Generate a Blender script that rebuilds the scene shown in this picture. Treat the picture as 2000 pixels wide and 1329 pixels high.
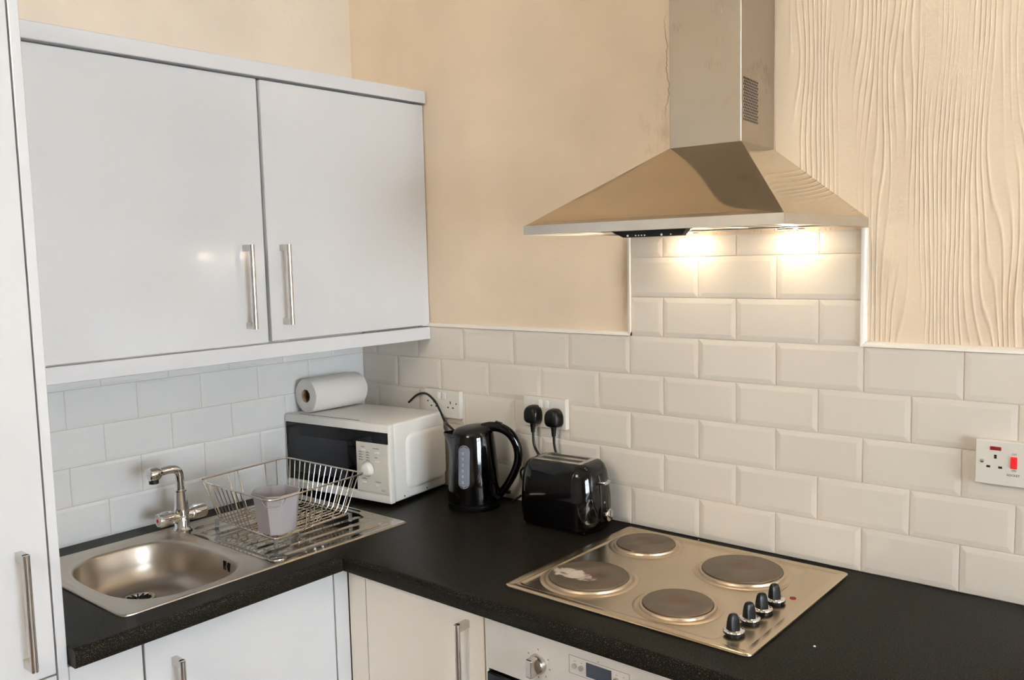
import bpy, bmesh, math, random
from mathutils import Vector, Matrix
random.seed(7)
PI = math.pi
SC = bpy.context.scene
COL = SC.collection
for o in list(bpy.data.objects):
    bpy.data.objects.remove(o, do_unlink=True)

# ------------------------------------------------------------------ camera
yaw, pitch, roll = -0.7005, -0.0954, -0.024
f = Vector((math.cos(pitch)*math.sin(yaw), math.cos(pitch)*math.cos(yaw), math.sin(pitch)))
r0 = Vector((math.cos(yaw), -math.sin(yaw), 0)); u0 = r0.cross(f)
r1 = r0*math.cos(roll)+u0*math.sin(roll); u1 = -r0*math.sin(roll)+u0*math.cos(roll)
cam = bpy.data.cameras.new('camera'); camo = bpy.data.objects.new('camera', cam); COL.objects.link(camo)
cam.sensor_width = 36; cam.lens = 36*1704.3/2000; cam.clip_start = .02
camo.matrix_world = Matrix(((r1.x, u1.x, -f.x, 2.3367), (r1.y, u1.y, -f.y, -1.9671), (r1.z, u1.z, -f.z, 1.6283), (0, 0, 0, 1)))
SC.camera = camo

# ------------------------------------------------------------------ world and light
W = bpy.data.worlds.new('sky'); SC.world = W; W.use_nodes = True
wn = W.node_tree.nodes; wl = W.node_tree.links
bg = wn['Background']
sky = wn.new('ShaderNodeTexSky'); sky.sky_type = 'HOSEK_WILKIE'; sky.turbidity = 6
sky.sun_direction = (-.5, .5, .7)
wl.new(sky.outputs[0], bg.inputs[0]); bg.inputs[1].default_value = 1.0

def area(name, loc, target, sx, sy, power, col):
    l = bpy.data.lights.new(name, 'AREA'); l.shape = 'RECTANGLE'; l.size = sx; l.size_y = sy
    l.energy = power; l.color = col
    o = bpy.data.objects.new(name, l); COL.objects.link(o); o.location = loc
    o.rotation_euler = (Vector(target)-Vector(loc)).to_track_quat('-Z', 'Y').to_euler()
    return o
# daylight through the window in the right-hand wall
area('window_daylight', (5.75, -1.55, 1.42), (0, -.7, 1.10), 2.2, 1.7, 480, (.80, .90, 1.0))
# warm fill added behind the camera to brighten the back wall and fronts
area('room_fill_light', (1.5, -3.75, 2.9), (1.2, 0, 1.1), 1.0, 1.0, 50, (1.0, .93, .84))

SC.view_settings.view_transform = 'Standard'
SC.view_settings.look = 'None'
SC.view_settings.gamma = 1.0
SC.view_settings.use_curve_mapping = False
SC.view_settings.exposure = 0.26

# ------------------------------------------------------------------ materials
def lin(c):
    return tuple(((v/255)/12.92 if v/255 <= .04045 else ((v/255+.055)/1.055)**2.4) for v in c)
def mat(name, col, rough=.5, metal=0., **k):
    m = bpy.data.materials.new(name); m.use_nodes = True
    b = m.node_tree.nodes['Principled BSDF']
    c = lin(col) if max(col) > 1.001 else col
    b.inputs['Base Color'].default_value = (*c, 1)
    b.inputs['Roughness'].default_value = rough
    b.inputs['Metallic'].default_value = metal
    for kk, v in k.items():
        b.inputs[{'coat': 'Coat Weight', 'coat_rough': 'Coat Roughness', 'spec': 'Specular IOR Level', 'trans': 'Transmission Weight',
                  'alpha': 'Alpha', 'emis': 'Emission Strength', 'ior': 'IOR', 'sss': 'Subsurface Weight'}[kk]].default_value = v
    if 'emis' in k: b.inputs['Emission Color'].default_value = (*c, 1)
    return m
class NT:
    def __init__(s, m): s.t = m.node_tree; s.n = s.t.nodes; s.l = s.t.links; s.b = s.n['Principled BSDF']
    def add(s, t, **k):
        n = s.n.new('ShaderNode'+t)
        for a, v in k.items():
            if a.startswith('i_'): n.inputs[int(a[2:])].default_value = v
            else: setattr(n, a, v)
        return n
    def link(s, a, b): s.l.new(a, b)
    def coord(s, scale=(1, 1, 1), loc=(0, 0, 0)):
        g = s.add('NewGeometry'); mp = s.add('Mapping'); mp.inputs[1].default_value = loc; mp.inputs[3].default_value = scale
        s.link(g.outputs['Position'], mp.inputs[0]); return mp.outputs[0]
    def ocoord(s, scale=(1, 1, 1)):
        g = s.add('TexCoord'); mp = s.add('Mapping'); mp.inputs[3].default_value = scale
        s.link(g.outputs['Object'], mp.inputs[0]); return mp.outputs[0]
    def noise(s, vec, scale, detail=3, rough=.5, dist=0):
        n = s.add('TexNoise'); s.link(vec, n.inputs['Vector']); n.inputs['Scale'].default_value = scale
        n.inputs['Detail'].default_value = detail; n.inputs['Roughness'].default_value = rough; n.inputs['Distortion'].default_value = dist
        return n.outputs[0]
    def ramp(s, fac, stops):
        n = s.add('ValToRGB'); s.link(fac, n.inputs[0]); e = n.color_ramp.elements
        while len(e) < len(stops): e.new(.5)
        for el, (p, c) in zip(e, stops):
            el.position = p; el.color = (*lin(c), 1) if not isinstance(c, float) else (c, c, c, 1)
        return n.outputs[0]
    def math(s, op, a, b=None, c=None, clamp=False):
        n = s.add('Math', operation=op, use_clamp=clamp)
        for i, v in enumerate((a, b, c)):
            if v is None: continue
            if isinstance(v, (int, float)): n.inputs[i].default_value = v
            else: s.link(v, n.inputs[i])
        return n.outputs[0]
    def mix(s, fac, a, b):
        n = s.add('Mix', data_type='RGBA')
        for i, v in ((0, fac), (6, a), (7, b)):
            if isinstance(v, (int, float)): n.inputs[i].default_value = v
            elif isinstance(v, tuple): n.inputs[i].default_value = (*lin(v), 1)
            else: s.link(v, n.inputs[i])
        return n.outputs[2]
    def sep(s, vec):
        n = s.add('SeparateXYZ'); s.link(vec, n.inputs[0]); return n.outputs
    def bump(s, h, strength=.3, dist=.002, prev=None):
        n = s.add('Bump'); n.inputs['Strength'].default_value = strength; n.inputs['Distance'].default_value = dist
        s.link(h, n.inputs['Height'])
        if prev is not None: s.link(prev, n.inputs['Normal'])
        return n.outputs[0]
    def normal(s, o): s.link(o, s.b.inputs['Normal'])
    def color(s, o): s.link(o, s.b.inputs['Base Color'])
    def rough(s, o): s.link(o, s.b.inputs['Roughness'])

M = {}
def mk_white(name, col, rough=.16, var=.02):
    m = mat(name, col, rough, coat=.25, coat_rough=.04); t = NT(m)
    v = t.coord(); n = t.noise(v, 6, 2)
    t.rough(t.math('MULTIPLY_ADD', n, .08, rough-.04))
    t.normal(t.bump(t.noise(v, 35, 2), .02, .002)); return m
M['door'] = mk_white('gloss_white_door', (226, 226, 227), .14)
M['panel'] = mk_white('white_panel', (228, 228, 230), .24)
M['cream_door'] = mk_white('gloss_ivory_door', (230, 223, 212), .22)
M['plastic_white'] = mat('white_plastic', (240, 237, 231), .3)
M['plastic_grey'] = mat('grey_plastic', (160, 153, 155), .45)
M['switch_white'] = mat('switch_plastic', (222, 217, 207), .25)
M['text_dark'] = mat('dark_print', (70, 66, 62), .6)
M['text_light'] = mat('light_print', (205, 205, 205), .5)
M['slot'] = mat('dark_recess', (26, 22, 20), .7)
M['red_neon'] = mat('dark_red_neon_lens', (118, 18, 14), .25)
M['red_switch'] = mat('red_switch_plastic', (214, 22, 24), .3)
M['black_gloss'] = mat('black_gloss_plastic', (6, 5, 5), .07, spec=.32)
M['black_satin'] = mat('black_satin_plastic', (11, 10, 10), .34, spec=.25)
M['cable'] = mat('black_cable', (15, 14, 14), .45)
M['black_glass'] = mat('black_glass', (7, 7, 9), .05, spec=.22)
M['smoke_glass'] = mat('smoked_window', (34, 34, 38), .12, spec=.22)
M['gauge'] = mat('milky_gauge', (112, 116, 128), .3)
M['chrome'] = mat('chrome', (226, 224, 222), .06, 1.)
M['wire'] = mat('chromed_wire', (200, 192, 182), .27, 1.)
M['lamp'] = mat('halogen_lens', (1., .86, .62), .4, emis=30.)
M['display'] = mat('display_glass', (44, 50, 62), .1)
M['clear_foot'] = mat('clear_plastic_foot', (214, 216, 222), .12, trans=.85)
M['grout'] = mat('cream_grout', (214, 204, 190), .8)
M['sealant'] = mat('black_seal_line', (22, 20, 18), .6)
M['quadrant'] = mat('white_quadrant_trim', (236, 229, 217), .3)
M['card'] = mat('brown_cardboard', (128, 104, 84), .9)
M['floor'] = mat('floor', (120, 105, 90), .5)
M['ceiling'] = mat('ceiling_paint', (236, 228, 214), .8)
M['red_dot'] = mat('red_tap_marker', (190, 20, 44), .3)
M['blue_dot'] = mat('blue_tap_marker', (40, 70, 190), .3)
M['glass'] = mat('window_glass', (255, 255, 255), .0, trans=1., ior=1.1)
M['crumb'] = mat('crumb', (235, 225, 215), .7)
M['curtain'] = mat('blind_fabric', (225, 220, 210), .8)
t = NT(M['floor']); v = t.coord((1, 6, 1)); t.color(t.ramp(t.noise(v, 3, 4), [(0.3, (80, 66, 54)), (.7, (112, 94, 76))]))

# plaster: fine orange-peel on the left, combed vertical swirls on the right, stains round the hood
def mk_plaster(name, base, comb):
    m = mat(name, base, .62); t = NT(m)
    v = t.coord(); g = t.sep(t.coord())
    big = t.noise(v, 2.2, 3); fine = t.noise(v, 120, 3, .6); mid = t.noise(v, 34, 2)
    dark = tuple(int(c*.95) for c in base); lite = tuple(min(255, int(c*1.03)) for c in base)
    colr = t.ramp(big, [(.3, dark), (.7, lite)])
    nrm = t.bump(fine, .35, .0016); nrm = t.bump(mid, .3, .002, nrm)
    if comb:
        vs = t.coord((1, 1, .16))
        d1 = t.noise(vs, 6.5, 2, .5); d2 = t.noise(t.coord((1, 1, .45)), 4.0, 1)
        # combed ridges
        x = t.math('ADD', g[0], t.math('MULTIPLY', d1, .13))
        x = t.math('ADD', x, t.math('MULTIPLY', d2, .05))
        w = t.math('SINE', t.math('MULTIPLY', x, 560.))
        w = t.math('POWER', t.math('MULTIPLY_ADD', w, .5, .5), 4.0)
        gate = t.math('MULTIPLY', t.math('SUBTRACT', t.noise(t.coord((1, 1, .12), (3, 0, 1)), 13, 1), .36), 6., clamp=True)
        edge = t.math('ADD', g[0], t.math('MULTIPLY', t.noise(v, 7, 3), .10))
        mask = t.math('MULTIPLY', t.math('SUBTRACT', edge, 1.235), 14., clamp=True)
        gap = t.math('MULTIPLY', t.math('SUBTRACT', t.noise(t.coord((1, 1, .7), (0, 0, 5)), 3.0, 3), .36), 9., clamp=True)
        h = t.math('MULTIPLY', t.math('MULTIPLY', w, gate), t.math('MULTIPLY', mask, gap))
        nrm = t.bump(h, .68, .0018, nrm)
        # brown stains and a crack left of the flue, worn patch by the cooker socket
        st = t.noise(t.coord((1, 1, .5)), 16, 5, .7)
        def blob(cx, cz, rx, rz):
            a = t.math('POWER', t.math('DIVIDE', t.math('SUBTRACT', g[0], cx), rx), 2.)
            b = t.math('POWER', t.math('DIVIDE', t.math('SUBTRACT', g[2], cz), rz), 2.)
            return t.math('SUBTRACT', 1.2, t.math('ADD', a, b), clamp=True)
        s1 = t.math('MULTIPLY', blob(1.17, 1.95, .05, .22), t.math('MULTIPLY', t.math('SUBTRACT', st, .52), 5., clamp=True))
        s2 = t.math('MULTIPLY', blob(2.03, 1.53, .10, .15), t.math('MULTIPLY', t.math('SUBTRACT', t.noise(t.coord((1.6, 1, .35)), 18, 3), .42), 3.5, clamp=True))
        s3 = t.math('MULTIPLY', blob(1.075, 1.53, .012, .2), t.math('MULTIPLY', t.math('SUBTRACT', st, .4), 3., clamp=True))
        cr = t.math('ADD', 1.205, t.math('MULTIPLY', t.math('SUBTRACT', t.noise(t.coord((0, 0, 1)), 13, 4, .6), .5), .05))
        crd = t.math('ABSOLUTE', t.math('SUBTRACT', g[0], cr))
        crk = t.math('MULTIPLY', t.math('SUBTRACT', 1., t.math('DIVIDE', crd, .0022), clamp=True), blob(1.2, 2.09, .1, .13), clamp=True)
        colr = t.mix(t.math('MULTIPLY', s1, .5, clamp=True), colr, (158, 124, 84))
        colr = t.mix(t.math('MULTIPLY', s2, .5, clamp=True), colr, (184, 148, 104))
        colr = t.mix(t.math('MULTIPLY', s3, .6, clamp=True), colr, (180, 140, 92))
        colr = t.mix(t.math('MULTIPLY', crk, .8), colr, (150, 112, 70))
        nrm = t.bump(t.math('MULTIPLY', t.math('ADD', s2, crk), -1.), .6, .002, nrm)
    t.color(colr); t.normal(nrm); return m
M['plaster'] = mk_plaster('cream_plaster_combed', (228, 207, 180), True)
M['plaster_far'] = mat('beige_far_wall', (206, 197, 184), .8)
M['plaster_plain'] = mk_plaster('cream_plaster', (228, 213, 195), False)

# worktop laminate
m = M['worktop'] = mat('black_speckled_laminate', (15, 14, 13), .36, spec=.03); t = NT(m)
v = t.coord(); sp = t.noise(v, 420, 2, .7)
t.color(t.ramp(sp, [(.0, (14, 13, 12)), (.56, (21, 20, 18)), (.74, (92, 76, 56)), (1., (128, 110, 84))]))
t.rough(t.math('MULTIPLY_ADD', t.noise(v, 5, 3), .12, .26)); t.normal(t.bump(t.noise(v, 300, 2), .12, .0006))
# steels
def mk_steel(name, col, rough, scale, vr=.12, bs=.06, stain=None):
    m = mat(name, col, rough, 1.); t = NT(m)
    v = t.coord(scale); n = t.noise(v, 60, 3, .6); v2 = t.coord(); n2 = t.noise(v2, 7, 4, .6)
    t.rough(t.math('ADD', t.math('MULTIPLY_ADD', n, vr, rough-vr/2), t.math('MULTIPLY', t.math('SUBTRACT', n2, .5), .12)))
    if bs: t.normal(t.bump(n, bs, .0006))
    c = tuple(col)
    t.color(t.ramp(n2, [(.3, tuple(int(x*.965) for x in c)), (.75, c)])) ; return m
M['steel_chimney'] = mk_steel('brushed_steel_vertical', (172, 163, 150), .30, (30, 30, .6), .08, .03)
M['steel_hood'] = mk_steel('smooth_steel', (196, 182, 160), .06, (.6, 10, 10), .05, .015)
M['steel_lip'] = mk_steel('brushed_steel_lip', (206, 202, 194), .34, (.4, 12, 12))
M['steel_hob'] = mk_steel('brushed_steel_hob', (204, 186, 160), .24, (.5, 12, 8), .05, .006)
M['steel_sink'] = mk_steel('brushed_steel_sink', (192, 182, 168), .34, (1, 1, 1), .03, .0)
M['steel_handle'] = mk_steel('satin_nickel', (206, 200, 194), .20, (1, 1, 1), .02, 0)
M['steel_oven'] = mk_steel('oven_steel', (222, 218, 212), .5, (1, 8, 4), .1, .04); M['steel_oven'].node_tree.nodes['Principled BSDF'].inputs['Metallic'].default_value = .35
M['steel_drainer'] = mk_steel('polished_steel_drainer', (190, 184, 172), .12, (6, .5, 8), .06, .015)
# cast iron plates
def mk_iron(name, white):
    m = mat(name, (74, 62, 50), .45, .15); t = NT(m)
    o = t.add('TexCoord').outputs['Object']; s = t.sep(o)
    rr = t.math('SQRT', t.math('ADD', t.math('MULTIPLY', s[0], s[0]), t.math('MULTIPLY', s[1], s[1])))
    rings = t.math('SINE', t.math('MULTIPLY', rr, 1500.))
    n = t.noise(o, 22, 4, .6)
    c = t.ramp(n, [(.3, (76, 64, 49)), (.6, (92, 76, 56)), (.8, (98, 66, 46))])
    mid = t.math('SUBTRACT', 1., t.math('DIVIDE', rr, .032), clamp=True)
    c = t.mix(t.math('MULTIPLY', mid, t.math('MULTIPLY', t.noise(o, 60, 3), 1.3), clamp=True), c, (106, 62, 42))
    if white:
        n1 = t.noise(o, 30, 4, .62, .8)
        a = t.math('POWER', t.math('DIVIDE', t.math('ADD', s[0], .030), .052), 2.)
        b = t.math('POWER', t.math('DIVIDE', t.math('ADD', s[1], .018), .026), 2.)
        bl = t.math('SUBTRACT', 1.15, t.math('ADD', a, b))
        w = t.math('MULTIPLY', t.math('ADD', bl, t.math('MULTIPLY', t.math('SUBTRACT', n1, .52), 4.0)), 2.2, clamp=True)
        c = t.mix(t.math('MULTIPLY', w, .85), c, (214, 200, 188))
    t.color(c); t.normal(t.bump(rings, .12, .0004)); return m
M['iron'] = mk_iron('cast_iron_hotplate', False); M['iron_white'] = mk_iron('cast_iron_hotplate_burnt', True)
m = M['trim_ring'] = mk_steel('heat_tinted_ring', (200, 182, 158), .34, (1, 1, 1))
# tiles
def mk_tile(name, col):
    m = mat(name, col, .14, spec=.5); t = NT(m); v = t.coord()
    t.normal(t.bump(t.noise(v, 14, 2), .10, .003)); oi = t.add('ObjectInfo')
    a = tuple(int(x*.985) for x in col)
    t.color(t.ramp(oi.outputs['Random'], [(0., a), (1., col)])); return m
M['tile'] = mk_tile('white_bevelled_tile', (222, 213, 200)); M['tile_left'] = mk_tile('white_tile', (241, 240, 238))
m = M['paper'] = mat('kitchen_paper', (240, 236, 230), .9); t = NT(m); v = t.ocoord()
t.normal(t.bump(t.noise(v, 180, 2), .35, .001))

# ------------------------------------------------------------------ mesh helpers
class MB:
    def __init__(s): s.v = []; s.f = []; s.sm = []
    def add(s, vs, fs, smooth=False):
        n = len(s.v); s.v += [tuple(p) for p in vs]; s.f += [tuple(i+n for i in q) for q in fs]; s.sm += [smooth]*len(fs); return s
    def addbm(s, bm, smooth=False):
        bm.verts.ensure_lookup_table(); bm.verts.index_update()
        return s.add([v.co[:] for v in bm.verts], [[v.index for v in fc.verts] for fc in bm.faces], smooth)
    def box(s, x0, x1, y0, y1, z0, z1, bev=0, seg=2, smooth=False, mtx=None):
        x0, x1 = sorted((x0, x1)); y0, y1 = sorted((y0, y1)); z0, z1 = sorted((z0, z1))
        bm = bmesh.new(); bmesh.ops.create_cube(bm, size=1)
        for v in bm.verts: v.co = Vector(((v.co.x+.5)*(x1-x0)+x0, (v.co.y+.5)*(y1-y0)+y0, (v.co.z+.5)*(z1-z0)+z0))
        if bev: bmesh.ops.bevel(bm, geom=bm.edges[:], offset=bev, segments=seg, affect='EDGES', profile=.5)
        if mtx is not None: bm.transform(mtx)
        s.addbm(bm, smooth); bm.free(); return s
    def tube(s, pts, r, seg=8, closed=False, caps=True):
        P = [Vector(p) for p in pts]; n = len(P); vs = []; fs = []; prev = None
        R = r if isinstance(r, (list, tuple)) else [r]*n
        for i, p in enumerate(P):
            if closed: d = P[(i+1) % n]-P[i-1]
            else: d = P[min(i+1, n-1)]-P[max(i-1, 0)]
            d = d.normalized()
            if prev is None:
                a = Vector((0, 0, 1)) if abs(d.z) < .9 else Vector((1, 0, 0)); e = d.cross(a).normalized()
            else: e = (prev-d*prev.dot(d)).normalized()
            prev = e; g = d.cross(e)
            for k in range(seg):
                a = 2*PI*k/seg; vs.append(p+(e*math.cos(a)+g*math.sin(a))*R[i])
        for i in range(n if closed else n-1):
            j = (i+1) % n
            for k in range(seg):
                l = (k+1) % seg; fs.append((i*seg+k, i*seg+l, j*seg+l, j*seg+k))
        if not closed and caps: fs.append(tuple(range(seg-1, -1, -1))); fs.append(tuple((n-1)*seg+k for k in range(seg)))
        return s.add(vs, fs, True)
    def lathe(s, prof, seg=32, mtx=None, smooth=True, sx=1, sy=1, cap0=False, cap1=False):
        vs = []; fs = []
        for (r, z) in prof:
            for k in range(seg):
                a = 2*PI*k/seg; p = Vector((r*math.cos(a)*sx, r*math.sin(a)*sy, z)); vs.append(mtx @ p if mtx is not None else p)
        for i in range(len(prof)-1):
            for k in range(seg):
                l = (k+1) % seg; fs.append((i*seg+k, i*seg+l, (i+1)*seg+l, (i+1)*seg+k))
        if cap0: fs.append(tuple(range(seg-1, -1, -1)))
        if cap1: fs.append(tuple((len(prof)-1)*seg+k for k in range(seg)))
        return s.add(vs, fs, smooth)
    def cyl(s, p0, p1, r, seg=20, r2=None):
        p0 = Vector(p0); p1 = Vector(p1); d = p1-p0; q = d.to_track_quat('Z', 'Y').to_matrix().to_4x4(); q.translation = p0
        return s.lathe([(r, 0), (r if r2 is None else r2, d.length)], seg, q, True, cap0=True, cap1=True)
    def rings(s, rings, cap0=False, cap1=False, smooth=True, closed=True):
        n = len(rings[0]); vs = [p for rg in rings for p in rg]; fs = []
        for i in range(len(rings)-1):
            for k in range(n if closed else n-1):
                l = (k+1) % n; fs.append((i*n+k, i*n+l, (i+1)*n+l, (i+1)*n+k))
        if cap0: fs.append(tuple(range(n-1, -1, -1)))
        if cap1: fs.append(tuple((len(rings)-1)*n+k for k in range(n)))
        return s.add(vs, fs, smooth)
    def build(s, name, m, parent=None, autosm=True):
        me = bpy.data.meshes.new(name); me.from_pydata(s.v, [], s.f); me.materials.append(m)
        me.polygons.foreach_set('use_smooth', s.sm); me.update()
        bm = bmesh.new(); bm.from_mesh(me); bmesh.ops.recalc_face_normals(bm, faces=bm.faces)
        for e in bm.edges:
            if len(e.link_faces) == 2 and e.calc_face_angle(0) > .7: e.smooth = False
        bm.to_mesh(me); bm.free()
        o = bpy.data.objects.new(name, me); COL.objects.link(o)
        if parent is not None: o.parent = parent
        return o
def rrect(cx, cy, hx, hy, r, z, n=6):
    pts = []
    for (sx, sy, a0) in ((1, 1, 0), (-1, 1, PI/2), (-1, -1, PI), (1, -1, 3*PI/2)):
        for k in range(n+1):
            a = a0+PI/2*k/n; pts.append(Vector((cx+sx*(hx-r)+r*math.cos(a), cy+sy*(hy-r)+r*math.sin(a), z)))
    return pts
def thing(name, label, cat, loc=(0, 0, 0), rz=0, group=None):
    o = bpy.data.objects.new(name, None); COL.objects.link(o); o.location = loc; o.rotation_euler = (0, 0, rz)
    o.empty_display_size = .05
    o['label'] = label; o['category'] = cat
    if group: o['group'] = group
    return o
def tag(o, label, cat, group=None):
    o['label'] = label; o['category'] = cat
    if group: o['group'] = group
    return o
def struct(name, mb, m, label=None):
    o = mb.build(name, m); o['kind'] = 'structure'
    if label: o['label'] = label
    return o
def text_obj(name, body, size, m, mtx, parent, depth=.0002):
    cu = bpy.data.curves.new(name, 'FONT'); cu.body = body; cu.size = size; cu.extrude = depth; cu.align_x = 'CENTER'; cu.align_y = 'CENTER'
    cu.resolution_u = 2
    o = bpy.data.objects.new(name, cu); COL.objects.link(o)
    dg = bpy.context.evaluated_depsgraph_get(); me = bpy.data.meshes.new_from_object(o.evaluated_get(dg))
    bpy.data.objects.remove(o); me.materials.clear(); me.materials.append(m)
    me.transform(mtx); p = bpy.data.objects.new(name, me); COL.objects.link(p)
    if parent is not None: p.parent = parent
    return p
WALLY = Matrix.Rotation(PI/2, 4, 'X')        # text standing on the back wall, read from the room
def bez(pts, n=10):
    P = [Vector(p) for p in pts]; P = [P[0]*2-P[1]]+P+[P[-1]*2-P[-2]]; out = []
    for i in range(1, len(P)-2):
        for k in range(n):
            t = k/n; a, b, c, d = P[i-1:i+3]
            out.append(.5*((2*b)+(c-a)*t+(2*a-5*b+4*c-d)*t*t+(3*b-a-3*c+d)*t**3))
    return out+[P[-2]]

# ------------------------------------------------------------------ room shell
RX, RY, RZ = 5.4, -4.4, 3.05
ZT = 0.900
struct('floor', MB().box(-.1, RX+.1, RY-.1, .1, -.1, 0), M['floor'])
struct('ceiling', MB().box(-.1, RX+.1, RY-.1, .1, RZ, RZ+.1), M['ceiling'])
wall_back = struct('wall_back', MB().box(-.1, RX+.1, .0, .12, 0, RZ), M['plaster'])
wall_left = struct('wall_left', MB().box(-.12, .0, RY-.1, .0, 0, RZ), M['plaster_plain'])
struct('wall_front', MB().box(-.1, RX+.1, RY-.12, RY, 0, RZ), M['plaster_far'])
wy0, wy1, wz0, wz1 = -2.55, -.55, .70, 2.2
b = MB()
b.box(RX, RX+.12, RY, wy0, 0, RZ); b.box(RX, RX+.12, wy1, 0, 0, RZ); b.box(RX, RX+.12, wy0, wy1, 0, wz0); b.box(RX, RX+.12, wy0, wy1, wz1, RZ)
struct('wall_right', b, M['plaster_plain'])
win = MB()
for (a, c) in ((wy0, wy0+.06), (wy1-.06, wy1), ((wy0+wy1)/2-.03, (wy0+wy1)/2+.03)): win.box(RX+.03, RX+.09, a, c, wz0, wz1)
for (a, c) in ((wz0, wz0+.06), (wz1-.06, wz1), ((wz0+wz1)/2-.025, (wz0+wz1)/2+.025)): win.box(RX+.03, RX+.09, wy0, wy1, a, c)
w1 = struct('window_1', win, M['panel'], 'white sash window with glazing bars')
MB().box(RX+.055, RX+.059, wy0, wy1, wz0, wz1).build('pane', M['glass'], w1)
MB().box(RX-.05, RX+.02, wy0-.04, wy1+.04, wz0-.03, wz0).build('window_sill', M['panel'], w1)

# ------------------------------------------------------------------ tiles
PV = .1024; Z3 = 1.3096; XO = 1.091; G = .0011
tile_cache = {}
def tile_mesh(w, h, m, ch, d):
    key = (round(w, 4), round(h, 4), m.name)
    if key in tile_cache: return tile_cache[key]
    # bevelled (metro) tile: x = width, z = height, front face toward -y
    e = .0010
    b = MB()
    def ring(ix, y): return [(ix, y, ix), (w-ix, y, ix), (w-ix, y, h-ix), (ix, y, h-ix)]
    b.rings([ring(0, 0), ring(0, -d*.58), ring(e, -d*.68), ring(min(ch, w*.3, h*.3), -d), ], cap1=True, smooth=False)
    me = bpy.data.meshes.new('tile'); me.from_pydata(b.v, [], b.f); me.materials.append(m); me.update()
    tile_cache[key] = me; return me
def place_tile(x0, x1, z0, z1, side, m, ch=.012, d=.0050):
    if x1-x0 < .008 or z1-z0 < .006: return
    me = tile_mesh(x1-x0-2*G, z1-z0-2*G, m, ch, d)
    o = bpy.data.objects.new('tile', me); COL.objects.link(o)
    if side == 'back': o.location = (x0+G, -.0020, z0+G); o.parent = wall_back
    else: o.location = (.0020, x0+G, z0+G); o.rotation_euler = (0, 0, PI/2); o.parent = wall_left
    a = .003
    o.rotation_euler.x += random.uniform(-a, a); o.rotation_euler.z += random.uniform(-a, a)
def rowz(j): return Z3-(j-3)*PV
XEND = 2.72
def row_back(j, xs, xe, ztop=None):
    z1 = rowz(j) if ztop is None else ztop; z0 = rowz(j+1)
    par = 1 if j % 2 == 1 else 0
    if j == 2: par = 0
    # row j lies between boundary j and j+1 ; joints of row 2 sit on even steps
    par = 0 if j % 2 == 0 else 1
    i = -12
    while (i % 2) != par: i += 1
    xj = XO+.101*i; k = i
    cuts = [xs]
    while XO+.101*k < xe:
        x = XO+.101*k
        if x > xs+.004: cuts.append(x)
        k += 2
    if xe-cuts[-1] > .004: cuts.append(xe)
    for a, c in zip(cuts[:-1], cuts[1:]): place_tile(a, c, z0, z1, 'back', M['tile'])
for j in (2, 3, 4, 5, 6): row_back(j, .008, XEND)
row_back(1, 1.0965, 1.6905); row_back(0, 1.0965, 1.6905); row_back(-1, 1.0965, 1.6905, 1.668)
for j in (2, 3, 4, 5, 6):
    z1 = min(rowz(j), 1.405) if j == 2 else rowz(j); z0 = rowz(j+1)
    par = 0 if j % 2 == 0 else 1
    cuts = [-.0005]; m_ = par
    while .1382+.0964*m_ < 1.288:
        cuts.append(-(.1382+.0964*m_)); m_ += 2
    cuts.append(-1.288); cuts = cuts[::-1]
    for a, c in zip(cuts[:-1], cuts[1:]): place_tile(a, c, z0, z1, 'left', M['tile_left'], .008, .0042)
# grout beds and the quadrant edging (pieces of the setting)
MB().box(0, XEND, -.0036, 0, rowz(7)-.002, rowz(2)).build('grout', M['grout'], wall_back)
MB().box(1.0965, 1.6905, -.0036, 0, rowz(2), 1.67).build('grout', M['grout'], wall_back)
MB().box(0, .0036, -1.289, 0, rowz(7)-.002, 1.405).build('grout', M['grout'], wall_left)
def quad_profile(n=5, r=.0125):
    return [(0, 0)]+[(r*math.sin(PI/2*k/n), r*math.cos(PI/2*k/n)) for k in range(n+1)]
def quadrant(kind, a, b_, c, name, lab):
    # horizontal: along x at height c (flat side down) ; vertical: along z at x=c
    m_ = MB(); r = .0115; n = 5
    def sec(t):
        out = []
        for k in range(n+1):
            an = PI/2*k/n; d_ = r*math.cos(an)+.001; h_ = r*math.sin(an)
            out.append((d_, h_))
        out.append((0, r)); out.append((0, 0))
        if kind == 'h': return [Vector((t, -dd-.0, c+hh)) for dd, hh in out]
        sg = 1 if kind == 'vr' else -1
        return [Vector((c+sg*hh, -dd, t)) for dd, hh in out]
    m_.rings([sec(a), sec(b_)], cap0=True, cap1=True)
    return struct(name, m_, M['quadrant'], lab)
quadrant('h', .30, 1.0965, rowz(2)+.0005, 'trim_1', 'white quadrant trim on the low tiles by the wall cupboard')
quadrant('vl', rowz(2), 1.67, 1.0965, 'trim_2', 'white quadrant trim up the left edge of the raised tiles')
quadrant('vr', rowz(2), 1.672, 1.6905, 'trim_3', 'white quadrant trim up the right edge of the raised tiles')
quadrant('h', 1.6905, XEND, rowz(2)+.0005, 'trim_4', 'white quadrant trim on the low tiles right of the hood')

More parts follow.
